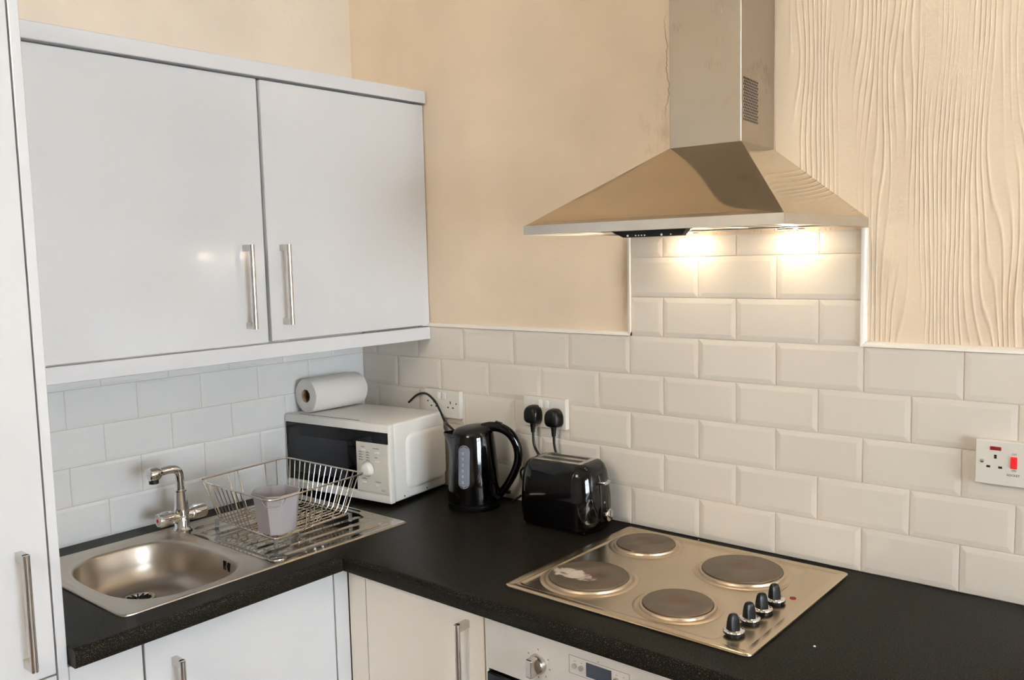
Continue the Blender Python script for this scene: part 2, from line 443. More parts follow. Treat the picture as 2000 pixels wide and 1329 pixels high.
# ------------------------------------------------------------------ worktop
WX, WY, WT = .657, -.643, .038       # front planes of the two runs
XR_END = 2.62; YL_END = -1.289
sx0, sx1, sy0, sy1 = .11, .555, -1.13, -.80      # cut-out for the bowl
wt = MB()
nose = .012
def slab(x0, x1, y0, y1): wt.box(x0, x1, y0, y1, ZT-WT, ZT)
slab(.001, sx0, YL_END, WY+nose); slab(sx1, WX-nose, YL_END, WY+nose); slab(sx0, sx1, YL_END, sy0); slab(sx0, sx1, sy1, WY+nose)
slab(.001, XR_END, WY+nose, -.001)
def nosing(axis, a, b_, front, sgn):
    out = []
    n = 6
    for k in range(n+1):
        an = PI/2*k/n; out.append((nose*math.sin(an)-nose, nose*math.cos(an)-nose))
    for k in range(3):
        an = PI/2*k/2; out.append((.005*math.cos(an)-.005, -WT+.005-.005*math.sin(an)))
    out.append((-nose, -WT))
    def sec(t):
        if axis == 'y': return [Vector((front+d, t, ZT+h)) for d, h in out]
        return [Vector((t, front-d, ZT+h)) for d, h in out]
    wt.rings([sec(a), sec(b_)], cap0=True, cap1=True)
nosing('y', YL_END, WY+.001, WX, 1)
nosing('x', WX-nose, XR_END, WY, 1)
wto = wt.build('worktop', M['worktop'])
tag(wto, 'black speckled L-shaped laminate worktop under the sink, microwave and hob', 'worktop')
MB().box(.001, XEND, -.0095, -.0075, ZT, ZT+.0018).build('seal_strip', M['sealant'], wto)
MB().box(WX-.004, WX+.0006, WY-.0012, WY+.0008, ZT-WT+.003, ZT-.004).build('joint_strip', M['black_satin'], wto)

# ------------------------------------------------------------------ handles and cupboards
def handle(parent, p, L, out, side, name='handle', lab=None):
    """vertical bar handle; p = lower end on the door face, out = outward unit vector, side = across unit vector"""
    p = Vector(p); out = Vector(out); side = Vector(side); up = Vector((0, 0, 1)); h = MB()
    for z in (0, L-.017):
        c = [p+side*a+out*b_+up*(z+c_) for c_ in (0, .017) for (a, b_) in ((-.006, 0), (.006, 0), (.006, .034), (-.006, .034))]
        h.add(c, [(0, 1, 2, 3), (4, 5, 6, 7), (0, 1, 5, 4), (1, 2, 6, 5), (2, 3, 7, 6), (3, 0, 4, 7)])
    q = p+out*.034
    h.cyl(q, q+up*L, .0068, 20)
    o = h.build(name, M['steel_handle'], parent)
    return o
X, Y, Z = (1, 0, 0), (0, 1, 0), (0, 0, 1)
NY = (0, -1, 0)

# wall cupboard on the left wall
uc = thing('wall_cupboard', 'white gloss double wall cupboard with two bar handles above the sink', 'cupboard', (0, 0, 1.37))
zz = 1.37
def L(z): return z-zz
MB().box(.002, .313, -1.288, -.004, L(1.414), L(2.108), .001, 1).build('carcass', M['panel'], uc)
dl = MB().box(.317, .335, -1.186, -.6045, L(1.414), L(2.106), .0012, 1).build('door', M['door'], uc)
dr = MB().box(.323, .342, -.5985, -.036, L(1.4175), L(2.104), .0012, 1).build('door', M['door'], uc)
handle(dl, (.335, -.665, L(1.456)), .219, X, Y); handle(dr, (.342, -.556, L(1.460)), .215, X, Y)
MB().box(.314, .337, -.034, -.003, L(1.414), L(2.106), .001, 1).build('end_filler', M['panel'], uc)
MB().box(.314, .335, -1.288, -1.189, L(1.414), L(2.106), .001, 1).build('end_filler', M['panel'], uc)
MB().box(.02, .352, -1.288, -.003, L(2.110), L(2.148), .0015, 1).build('cornice', M['panel'], uc)
MB().box(.324, .345, -1.288, -.008, L(1.372), L(1.411), .0015, 1).build('pelmet', M['panel'], uc)

# tall cupboard at the left edge
tc = thing('tall_cupboard', 'tall white cupboard with long bar handle at the left edge', 'cupboard', (0, -1.6, 0))
def Yt(y): return y+1.6
MB().box(.02, .598, Yt(-1.88), Yt(-1.309), .15, 2.14).build('carcass', M['panel'], tc)
MB().box(.002, .622, Yt(-1.3075), Yt(-1.2895), 0, 2.16, .0012, 1).build('end_panel', M['panel'], tc)
d1 = MB().box(.600, .620, Yt(-1.88), Yt(-1.3105), .852, 2.14, .0012, 1).build('door', M['door'], tc)
d2 = MB().box(.600, .620, Yt(-1.88), Yt(-1.3105), .152, .848, .0012, 1).build('door', M['door'], tc)
handle(d1, (.620, Yt(-1.361), .885), .222, X, Y)
handle(d2, (.620, Yt(-1.361), .60), .222, X, Y)
MB().box(.02, .56, Yt(-1.88), Yt(-1.31), 0, .148).build('plinth', M['panel'], tc)
MB().box(.02, .64, Yt(-1.88), Yt(-1.2895), 2.161, 2.2, .001, 1).build('cornice', M['panel'], tc)

# sink base unit
sb = thing('sink_cupboard', 'white gloss base cupboard under the sink, bar handle at its left', 'cupboard', (0, -.95, 0))
def Ys(y): return y+.95
c_ = MB()
c_.box(.02, .598, Ys(-1.288), Ys(-1.27), .15, .86); c_.box(.02, .598, Ys(-.66), Ys(-.642), .15, .86); c_.box(.02, .598, Ys(-1.288), Ys(-.642), .15, .168)
c_.box(.02, .036, Ys(-1.288), Ys(-.642), .15, .86)
c_.build('carcass', M['panel'], sb)
MB().box(.601, .620, Ys(-1.288), Ys(-1.1415), .15, .856, .0012, 1).build('end_filler', M['door'], sb)
d = MB().box(.601, .620, Ys(-1.1365), Ys(-.6475), .15, .858, .0012, 1).build('door', M['door'], sb)
handle(d, (.620, Ys(-1.074), .575), .222, X, Y)
MB().box(.601, .620, Ys(-.6435), Ys(-.6015), .15, .858, .0008, 1).build('corner_post', M['door'], sb)
MB().box(.02, .56, Ys(-1.288), Ys(-.64), 0, .148).build('plinth', M['panel'], sb)
# corner base unit beside the oven
cb = thing('corner_cupboard', 'ivory-white base cupboard left of the oven, bar handle at its right', 'cupboard', (.85, -.3, 0))
def Xc(x): return x-.85
MB().box(Xc(.66), Xc(1.084), -.28, .28, .15, .858).build('carcass', M['panel'], cb)
MB().box(Xc(.6215), Xc(.6855), -.300, -.282, .15, .858, .0008, 1).build('corner_post', M['cream_door'], cb)
d = MB().box(Xc(.6885), Xc(1.0835), -.301, -.282, .15, .858, .0012, 1).build('door', M['cream_door'], cb)
handle(d, (Xc(1.035), -.301, .60), .222, NY, X)
MB().box(Xc(1.0860), Xc(1.0945), -.299, .28, .15, .860).build('end_panel', M['cream_door'], cb)
MB().box(Xc(.66), Xc(1.094), -.26, .28, 0, .148).build('plinth', M['panel'], cb)
# unit right of the oven (below the frame)
rb = thing('base_cupboard', 'ivory-white base cupboard right of the oven below the worktop', 'cupboard', (2.15, -.3, 0))
MB().box(-.44, .46, -.28, .28, .15, .858).build('carcass', M['panel'], rb)
MB().box(-.445, .455, -.301, -.282, .15, .858, .0012, 1).build('door', M['cream_door'], rb)
MB().box(-.44, .46, -.24, .28, 0, .148).build('plinth', M['panel'], rb)

# ------------------------------------------------------------------ oven
ov = thing('built_in_oven', 'stainless built-in oven with rotary knob under the hob', 'oven', (1.3945, -.61, 0))
def Xo(x): return x-1.3945
MB().box(-.28, .28, .03, .56, .15, .852).build('carcass', M['black_satin'], ov)
cp = MB().box(-.2955, .2955, .0, .025, .733, .846, .0015, 2).build('control_panel', M['steel_oven'], ov)
od = MB().box(-.2935, .2935, -.004, .022, .26, .727, .003, 2).build('oven_door', M['black_glass'], ov)
h = MB(); h.cyl((-.24, -.045, .66), (.24, -.045, .66), .009); h.cyl((-.2, -.045, .66), (-.2, -.003, .66), .006); h.cyl((.2, -.045, .66), (.2, -.003, .66), .006)
h.build('handle', M['steel_handle'], od)
for kx in (Xo(1.243), Xo(1.546)):
    k = MB(); q = Matrix.Translation((kx, 0, .784)) @ Matrix.Rotation(PI/2, 4, 'X')
    k.lathe([(.0215, 0), (.0215, .006), (.019, .012), (.018, .014)], 28, q, cap1=True)
    k.box(kx-.0085, kx+.0085, -.034, -.010, .784-.0195, .784+.0195, .003, 2)
    k.build('knob', M['steel_handle'], cp)
dm = MB().box(Xo(1.365), Xo(1.425), -.0012, .001, .793, .822, .0003, 1).build('display', M['display'], cp)
for bx in (1.337, 1.3535, 1.4365, 1.453):
    MB().cyl((Xo(bx), .001, .807), (Xo(bx), -.005, .807), .0052, 16).build('button', M['steel_handle'], cp)
pr = MB()
xa, xb, za, zb = Xo(1.3225), Xo(1.4665), .789, .827
for (a, c, e, g2) in ((xa, xb, za, za+.0005), (xa, xb, zb-.0005, zb), (xa, xa+.0005, za, zb), (xb-.0005, xb, za, zb)): pr.box(a, c, -.0004, 0, e, g2)
for i, a in enumerate((0, 60, 100, 140, 180, 220, 260, 300)):
    an = math.radians(a); cx_ = Xo(1.243)+.030*math.sin(an); cz_ = .784+.030*math.cos(an)
    pr.box(cx_-.0012, cx_+.0012, -.0004, 0, cz_-.0003, cz_+.0018); pr.box(cx_+.0010, cx_+.0015, -.0004, 0, cz_-.002, cz_)
for bx in (1.337, 1.3535, 1.4365, 1.453, 1.394): pr.box(Xo(bx)-.002, Xo(bx)+.002, -.0004, 0, .8165 if bx != 1.394 else .8305, .8172 if bx != 1.394 else .8315)
o = pr.build('panel_print', M['text_dark'], cp); o['kind'] = 'stuff'

# ------------------------------------------------------------------ hob
hb = thing('electric_hob', 'stainless electric hob with four solid plates and black-topped knobs', 'hob', (1.394, -.2975, ZT))
hx, hy = .2915, .2575
p = MB(); rr_ = .016
def hr(inset, z, r=None): return rrect(0, 0, hx-inset, hy-inset, max(rr_-inset, .004) if r is None else r, z, 5)
p.rings([hr(.003, .0006), hr(0, .0026), hr(.0006, .0048), hr(.003, .0060), hr(.010, .0058), hr(.020, .0042)], smooth=True)
# outer frame is closed by a flat deck ; pressed recess left of the knob strip
cxr, hxr = -.028, hx-.028-.022
deck = [rrect(cxr, 0, hxr, hy-.024, .018, .0040, 5), rrect(cxr, 0, hxr-.002, hy-.026, .016, .0034, 5), rrect(cxr, 0, hxr-.005, hy-.029, .014, .0018, 5), rrect(cxr, 0, hxr-.009, hy-.033, .012, .0014, 5)]
p.rings([hr(.020, .0040), deck[0]], smooth=False)
p.rings(deck, cap1=True)
p.build('hob_plate', M['steel_hob'], hb)
def burner(x, y, r, white=False):
    x -= 1.394; y += .2975
    rg = MB(); q = Matrix.Translation((x, y, 0))
    rg.lathe([(r+.021, .0016), (r+.017, .0036), (r+.012, .0040), (r+.009, .0028), (r+.0075, .0030), (r+.006, .0072), (r+.003, .0082), (r+.001, .0078), (r+.001, .002)], 64, q)
    rg.build('trim_ring', M['trim_ring'], hb)
    h = MB(); h.lathe([(r, .002), (r, .0098), (r-.0015, .0114), (r*.66, .0118), (.026, .0118), (.0235, .0105), (.002, .0105)], 64, cap1=True)
    o = h.build('hotplate', M['iron_white' if white else 'iron'], hb); o.location = (x, y, 0)
    if white: o['label'] = 'hotplate with a white burnt-on mark'
burner(1.232, -.408, .0895, True); burner(1.218, -.141, .0725); burner(1.487, -.168, .0895); burner(1.467, -.4255, .0725)
for i, ky in enumerate((-.483, -.4135, -.3555, -.2935)):
    kx = 1.6195-1.394; y = ky+.2975
    k = MB(); k.lathe([(.0165, .0042), (.0165, .007), (.0205, .0085), (.0205, .0125), (.0195, .0138), (.015, .0150), (.0145, .0142), (.0, .0142)], 32, Matrix.Translation((kx, y, 0)))
    ko = k.build('knob', M['chrome'], hb)
    s_ = MB(); s_.lathe([(.0170, .0041), (.0170, .0072), (.0208, .0082), (.0208, .0108)], 32, Matrix.Translation((kx, y, 0))); s_.build('knob_skirt', M['black_satin'], ko)
    g = MB(); rings = []
    for (hw, hl, z) in ((.0085, .0125, .0142), (.0075, .0118, .026), (.0062, .0100, .036), (.0050, .0075, .0415), (.003, .0045, .0432)):
        rings.append([v_ for v_ in rrect(0, 0, hw, hl, hw*.55, z, 3)])
    q = Matrix.Translation((kx-.002, y+.001, 0)) @ Matrix.Rotation(-.45, 4, 'Z')
    rings = [[q @ v_ for v_ in rg] for rg in rings]
    g.rings(rings, cap1=True, smooth=True); g.build('grip', M['black_satin'], ko)
MB().lathe([(.0065, .004), (.0065, .0052), (.005, .0058)], 20, Matrix.Translation((1.640-1.394, -.2515+.2975, 0)), cap1=True).build('indicator_lamp', M['red_neon'], hb)

# ------------------------------------------------------------------ cooker hood
hd = thing('cooker_hood', 'stainless pyramid chimney hood with two lit lamps over the hob', 'cooker hood', (1.3985, 0, 1.675))
def Xh(x): return x-1.3985
hw, hdp = .3005, .447
zl = .0195
# chimney footprint and canopy
C4 = [(Xh(1.333), -.212), (Xh(1.505), -.212), (Xh(1.486), -.002), (Xh(1.314), -.002)]
top = .186
def canopy():
    b = MB(); N = 64
    F = [Vector((-hw, -hdp, zl)), Vector((hw, -hdp, zl)), Vector((C4[1][0], C4[1][1], top)), Vector((C4[0][0], C4[0][1], top))]
    def face(q, amp, nrm):
        vs = []; fs = []
        for i in range(N+1):
            for j in range(N+1):
                u, v = i/N, j/N
                p = q[0].lerp(q[1], u).lerp(q[3].lerp(q[2], u), v)
                p = p+nrm*(1-(2*u-1)**16)*(amp*math.sin(PI*v)+(.0024*((1-math.exp(-v/.05))-v) if amp < -.002 else 0))
                vs.append(p)
        for i in range(N):
            for j in range(N):
                a = i*(N+1)+j; fs.append((a, a+N+1, a+N+2, a+1))
        b.add(vs, fs, True)
    n = (F[1]-F[0]).cross(F[3]-F[0]).normalized()
    face(F, -.0030, n if n.z > 0 else -n)
    Rq = [Vector((hw, -hdp, zl)), Vector((hw, -.001, zl)), Vector((C4[2][0], -.001, top)), Vector((C4[1][0], C4[1][1], top))]
    n = (Rq[1]-Rq[0]).cross(Rq[3]-Rq[0]).normalized(); face(Rq, -.001, n if n.z > 0 else -n)
    Lq = [Vector((-hw, -.001, zl)), Vector((-hw, -hdp, zl)), Vector((C4[0][0], C4[0][1], top)), Vector((C4[3][0], -.001, top))]
    n = (Lq[1]-Lq[0]).cross(Lq[3]-Lq[0]).normalized(); face(Lq, -.001, n if n.z > 0 else -n)
    return b
canopy().build('canopy', M['steel_hood'], hd)
lip = MB(); T_ = .0012
lip.box(-hw, hw, -hdp-.001, -hdp+.001, 0, zl+.0008); lip.box(hw-.001, hw+.001, -hdp, -.001, 0, zl+.0008); lip.box(-hw-.001, -hw+.001, -hdp, -.001, 0, zl+.0008)
lip.build('lip', M['steel_lip'], hd)
un = MB()
un.box(-hw+.001, hw-.001, -hdp+.001, -hdp+.03, .0012, .0028); un.box(-hw+.001, -hw+.03, -hdp+.03, -.03, .0012, .0028); un.box(hw-.03, hw-.001, -hdp+.03, -.03, .0012, .0028)
un.box(-hw+.001, hw-.001, -.125, -.002, .0012, .0028)
under = un.build('underside', M['steel_lip'], hd)
fl = MB().box(-hw+.03, hw-.03, -hdp+.03, -.125, .004, .009).build('grease_filter', M['steel_lip'], hd)
for i in range(9): MB().box(-hw+.05+i*.056, -hw+.054+i*.056, -hdp+.045, -.14, .0028, .0042).build('filter_ridge', M['steel_handle'], fl)
for lx in (Xh(1.285), Xh(1.548)):
    bz = MB().lathe([(.033, .0012), (.033, -.0022), (.026, -.0030), (.024, .0)], 32, Matrix.Translation((lx, -.060, 0))).build('lamp_ring', M['steel_handle'], hd)
    MB().lathe([(.024, -.0008), (.001, -.0016)], 24, Matrix.Translation((lx, -.060, 0)), cap1=True).build('lamp_lens', M['lamp'], bz)
    sl = bpy.data.lights.new('hood_lamp_light', 'POINT'); sl.energy = .36; sl.color = (1.0, .80, .56); sl.shadow_soft_size = .02
    so = bpy.data.objects.new('hood_lamp_light', sl); COL.objects.link(so); so.parent = hd; so.location = (lx, -.064, -.014)
ctl = MB()
xs = (Xh(1.322), Xh(1.497), Xh(1.485), Xh(1.350))
ya, yb = -.438, -.418
ctl.add([(xs[0], ya, .0), (xs[1], ya, .0), (xs[2], ya+.004, -.0135), (xs[3], ya+.004, -.0135), (xs[0], yb, .0), (xs[1], yb, .0), (xs[2], yb, -.0135), (xs[3], yb, -.0135)],
        [(0, 1, 2, 3), (5, 4, 7, 6), (0, 4, 5, 1), (3, 2, 6, 7), (0, 3, 7, 4), (1, 5, 6, 2)])
ctl.box(Xh(1.300), Xh(1.50), ya-.004, yb, -.0008, .0014)
co = ctl.build('control_strip', M['black_satin'], hd)
for i, bx in enumerate((1.362, 1.381, 1.388, 1.395, 1.402, 1.441, 1.462)):
    MB().lathe([(.0022 if i in (0, 5) else .0014, 0), (.0022 if i in (0, 5) else .0014, .0012)], 10, Matrix.Translation((Xh(bx), ya+.003, -.0102)) @ Matrix.Rotation(PI/2, 4, 'X'), cap1=True).build('button', M['text_light'], co)
ch = MB(); H = 1.37
ring0 = [Vector((a, b_, top-.002)) for a, b_ in C4]; ring1 = [Vector((a, b_, H)) for a, b_ in C4]
ch.rings([ring0, ring1], smooth=False, cap1=True)
cho = ch.build('flue_cover', M['steel_chimney'], hd)
bmx = bmesh.new(); bmx.from_mesh(cho.data); 
vert_e = [e for e in bmx.edges if abs((e.verts[0].co-e.verts[1].co).normalized().z) > .9 and min(e.verts[0].co.y, e.verts[1].co.y) < -.1]
bmesh.ops.bevel(bmx, geom=vert_e, offset=.0016, segments=3, affect='EDGES', profile=.5); bmx.to_mesh(cho.data); bmx.free()
vh = MB()
e0 = Vector((C4[1][0], C4[1][1], 0)); e1 = Vector((C4[2][0], C4[2][1], 0)); dv = (e1-e0).normalized(); nv = Vector((dv.y, -dv.x, 0))
z0, z1 = 1.908-1.675, 1.994-1.675
rows = 15
for i in range(rows):
    zz_ = z0+(z1-z0)*i/(rows-1); cols = 10 if i % 2 == 0 else 9
    for j in range(cols):
        s_ = .014+.0094*(j+(0 if i % 2 == 0 else .5))
        p = e0+dv*s_+nv*.0005+Vector((0, 0, zz_))
        q = p.copy(); mtx = Matrix.Translation(q) @ nv.to_track_quat('Z', 'Y').to_matrix().to_4x4()
        vh.lathe([(.0024, -.0004), (.0024, .0001)], 8, mtx, smooth=False, cap1=True)
o = vh.build('vent_holes', M['slot'], cho); o['kind'] = 'stuff'

# ------------------------------------------------------------------ sockets, plugs, cables
def screw(b, x, y, z, r=.003):
    b.lathe([(r, 0), (r*.95, .0012), (.0003, .0016)], 14, Matrix.Translation((x, y, z)) @ Matrix.Rotation(PI/2, 4, 'X'))
def double_socket(x, z, label):
    s = thing('double_socket', label, 'socket', (x, -.008, z), 0, None)
    pl = MB().box(-.076, .076, -.016, .002, -.0435, .0435, .0012, 2).build('faceplate', M['switch_white'], s)
    for cx in (-.011, .011):
        MB().box(cx-.0065, cx+.0065, -.0185, -.0155, .014, .036, .0012, 2, mtx=None).build('rocker_switch', M['plastic_white'], s)
    for cx in (-.037, .037):
        for (a, c, e, g2) in ((-.002, .002, .001, .010), (-.0135, -.0075, -.0125, -.008), (.0075, .0135, -.0125, -.008)):
            MB().box(cx+a, cx+c, -.0164, -.0150, e, g2).build('pin_hole', M['slot'], pl)
    for sx_ in (-.0625, .0625):
        sc = MB(); screw(sc, sx_, -.016, .004, .0025); sc.build('screw', M['slot'], s)
    return s
double_socket(.402, 1.170, 'white double socket behind the microwave and kettle')
double_socket(.812, 1.181, 'white double socket with two black plugs, above the toaster')
def plug(x, z, pts, label, tilt=0.):
    s = thing('plug', label, 'plug', (x, -.024, z), 0, None)
    b = MB(); rings = []
    for (y, k) in ((-.0005, .96), (-.010, 1.0), (-.022, .97), (-.030, .86), (-.034, .6)):
        rg = []
        for i in range(28):
            a = 2*PI*i/28; cx = math.cos(a+.001); cz = math.sin(a+.001)
            sx_ = .0250*(1-.16*max(0, cz)**2)*abs(cx)**.7*(1 if cx > 0 else -1); sz_ = (.0300 if cz > 0 else .0245)*abs(cz)**(.85 if cz > 0 else .6)*(1 if cz > 0 else -1)
            rg.append(Vector((sx_*k, y, sz_*k)))
        rings.append(rg)
    b.rings(rings, cap0=True, cap1=True)
    b.build('plug_body', M['black_satin'], s)
    g = MB(); pf = []
    for i in range(9): pf.append((.0078-(.0024*i/8)+(.0009 if i % 2 else 0), -.0225-.0034*i))
    g.lathe([(r_, z_) for r_, z_ in pf], 14, Matrix.Translation((0, -.015, 0)), cap0=True, cap1=True); g.build('cord_grip', M['black_satin'], s)
    P = bez([(0, -.015, -.048)]+[(a-x, b_+.024, c-z) for a, b_, c in pts], 8)
    MB().tube(P, .0040, 8).build('cord', M['cable'], s)
    return s
plug(.782, 1.173, [(.783, -.036, 1.085), (.800, -.034, 1.055), (.826, -.032, 1.02), (.84, -.030, .97), (.80, -.03, .92)], 'left black plug in the socket above the toaster')
plug(.857, 1.169, [(.857, -.036, 1.09), (.868, -.034, 1.058), (.898, -.032, 1.03), (.93, -.030, .98), (.93, -.03, .92)], 'right black plug in the socket above the toaster')
# cooker point with red switch
ck = thing('cooker_socket', 'white socket plate with red switch and red neon at the right edge', 'socket', (2.005, -.008, 1.192))
MB().box(-.0765, .078, -.018, .002, -.0455, .0445, .0015, 2).build('faceplate', M['switch_white'], ck)
MB().box(-.050, -.030, -.0192, -.0175, .0250, .0325, .0006, 1).build('neon_lens', M['red_neon'], ck)
MB().box(-.0125, -.0010, -.0215, -.0175, -.0085, .0155, .0012, 2).build('rocker_switch', M['red_switch'], ck)
for (a, c, e, g2) in ((-.0425, -.0378, .0080, .0160), (-.0560, -.0490, -.0115, -.0070), (-.0345, -.0275, -.0115, -.0070)):
    MB().box(a, c, -.0184, -.017, e, g2).build('pin_hole', M['slot'], ck)
sc = MB(); screw(sc, -.0640, -.018, .0005, .0035); sc.build('screw', M['steel_handle'], ck)
text_obj('lettering', 'OFF', .0052, M['text_dark'], Matrix.Translation((-.0068, -.0182, .0202)) @ WALLY, ck)
text_obj('lettering', 'ON', .0052, M['text_dark'], Matrix.Translation((-.0068, -.0182, -.0128)) @ WALLY, ck)
text_obj('lettering', 'SOCKET', .0062, M['text_dark'], Matrix.Translation((-.0075, -.0182, -.0225)) @ WALLY, ck)

# ------------------------------------------------------------------ microwave
mwa = math.radians(6.4)
MWW, MWH, MWD = .440, .236, .262
mw = thing('microwave', 'white microwave oven with black glass door in the corner', 'microwave', (.446, -.290, ZT), mwa)
# local: x from -MWW (left) to 0 (right); y from 0 (front) to MWD (back)
zf = .012
body = MB().box(-MWW+.002, -.001, .022, MWD, zf, zf+MWH, .008, 3, True).build('casing', M['plastic_white'], mw)
MB().box(-MWW, 0, .0, .0215, zf+.0, zf+MWH+.0, .004, 2, True).build('front_frame', M['plastic_white'], mw)
MB().box(-MWW+.008, -.132, -.003, .004, zf+.030, zf+MWH-.024, .001, 1).build('door_glass', M['black_glass'], mw)
MB().box(-.1335, -.005, -.0028, .018, zf+MWH-.058, zf+MWH-.024, .001, 1).build('door_glass', M['black_glass'], mw)
MB().box(-MWW+.045, -.165, -.0038, -.0025, zf+.055, zf+MWH-.062, .0003, 1).build('door_window', M['smoke_glass'], mw)
pn = MB().box(-.130, -.004, -.004, .010, zf+.026, zf+MWH-.0595, .001, 1).build('control_panel', M['switch_white'], mw)
MB().box(-MWW+.001, -.001, -.0015, .010, zf+.0015, zf+.0245, .002, 2).build('lower_rail', M['plastic_white'], mw)
kz = zf+.098; kx = -.083
MB().lathe([(.0205, 0), (.0200, .006), (.0175, .0145), (.013, .0175), (.001, .0180)], 32, Matrix.Translation((kx, -.004, kz)) @ Matrix.Rotation(PI/2, 4, 'X')).build('dial', M['plastic_white'], pn)
MB().tube([(kx+.024*math.cos(a), -.0043, kz+.024*math.sin(a)) for a in [math.radians(200-x) for x in range(0, 215, 10)]], .0004, 4).build('dial_scale', M['text_dark'], pn)
for (bx, bz_) in ((-.100, .155), (-.045, .151), (-.045, .125), (-.100, .057), (-.045, .053)):
    MB().box(bx-.008, bx+.008, -.0062, -.0035, zf+bz_-.0025, zf+bz_+.0025, .001, 2).build('button', M['plastic_white'], pn)
pr = MB()
for bx, bz_, w_ in ((-.103, .164, .012), (-.050, .162, .024), (-.050, .135, .010), (-.100, .0665, .022), (-.045, .062, .022), (-.100, .0695, .012)):
    pr.box(bx-w_/2, bx+w_/2, -.0044, -.0038, zf+bz_, zf+bz_+.0014)
for i in range(4):
    for cx, w_ in ((-.112, .016), (-.083, .013)):
        pr.box(cx-w_/2, cx+w_/2, -.0044, -.0038, zf+.1235+i*.0078, zf+.1247+i*.0078); pr.box(cx-w_/2, cx+w_*.2, -.0044, -.0038, zf+.1257+i*.0078, zf+.1266+i*.0078)
pr.box(-.128, -.008, -.0043, -.0039, zf+.0300, zf+.0304); pr.box(-.034, -.018, -.0043, -.0039, zf+.0375, zf+.0385); pr.box(-.034, -.018, -.0043, -.0039, zf+.041, zf+.0415)
o = pr.build('panel_print', M['text_dark'], pn); o['kind'] = 'stuff'
# embossed side panel, screws and seams
em = MB(); rings = []
for ins, out in ((0, -.0008), (.003, .0020), (.007, .0056), (.011, .0070), (.016, .0072)):
    rg = rrect(MWD/2+.036, zf+MWH*.47, .096-ins, .085-ins, .030-ins*.7, 0, 6); rings.append([Vector((out-.001, q.x, q.y)) for q in rg])
em.rings(rings, cap1=True); em.build('side_emboss', M['plastic_white'], mw)
for sy_ in (.060, .165): MB().lathe([(.0026, 0), (.0024, .0012), (.0002, .0016)], 12, Matrix.Translation((-.0012, sy_, zf+.012)) @ Matrix.Rotation(PI/2, 4, 'Y')).build('screw', M['steel_handle'], mw)
MB().box(-MWW+.05, -.135, .020, .0212, zf+MWH-.001, zf+MWH+.0004).build('top_seam', M['text_dark'], mw)
for a, c in ((-.40, .04), (-.04, .04), (-.40, .23), (-.04, .23)): MB().cyl((a, c, .0003), (a, c, zf+.001), .012, 14).build('foot', M['black_satin'], mw)

# kitchen roll on the microwave
zr = ZT+zf+MWH; RR = .0545
def rollmb():
    b = MB(); n = 48
    rad = [RR*(1+.012*math.sin(3*a_)+.01*math.sin(7*a_+1)) for a_ in [2*PI*i/n for i in range(n)]]
    def ring(rd, y): return [Vector((rd[i]*math.cos(2*PI*i/n), y, rd[i]*math.sin(2*PI*i/n))) for i in range(n)]
    lo = RR*.995
    rad = [r_ if math.sin(2*PI*i/n) > -.8 else min(r_, lo) for i, r_ in enumerate(rad)]
    hr_ = [.0205]*n
    b.rings([ring(hr_, 0.0005), ring([r_*.8 for r_ in rad], -.001), ring([r_*.97 for r_ in rad], .0), ring(rad, .003), ring(rad, .207), ring([r_*.96 for r_ in rad], .210), ring(hr_, .210)])
    return b
rl = thing('kitchen_roll', 'white kitchen paper roll lying on top of the microwave', 'paper roll', (.0665, -.296, zr+RR+.0005), math.radians(0))
rollmb().build('paper', M['paper'], rl)
MB().rings([[Vector((r_*math.cos(2*PI*i/32), y, r_*math.sin(2*PI*i/32))) for i in range(32)] for r_, y in ((.0192, .211), (.0192, -.0005), (.0205, -.0005), (.0205, .211))]).build('cardboard_core', M['card'], rl)

# microwave lead over the top, looping behind the kettle
cd = MB().tube(bez([(.238, -.014, 1.158), (.285, -.018, 1.188), (.335, -.028, 1.197), (.395, -.052, 1.184), (.437, -.070, 1.160), (.475, -.085, 1.128), (.515, -.082, 1.098), (.525, -.050, 1.04), (.53, -.03, .98), (.545, -.025, .92), (.60, -.022, .9036)], 10), .0036, 8).build('power_cable', M['cable'])
tag(cd, 'black power cable arching over the back of the microwave to the kettle', 'cable')
cd = MB().tube(bez([(.700, -.045, .905), (.745, -.035, .940), (.775, -.028, .985), (.745, -.020, 1.01), (.715, -.018, .995), (.73, -.02, .962), (.775, -.03, .955), (.80, -.028, .985), (.785, -.020, 1.0), (.75, -.022, .975), (.735, -.028, .93), (.79, -.03, .9055)], 10), .0034, 8).build('power_cable', M['cable'])
tag(cd, 'coiled black cable between the kettle and the toaster', 'cable')

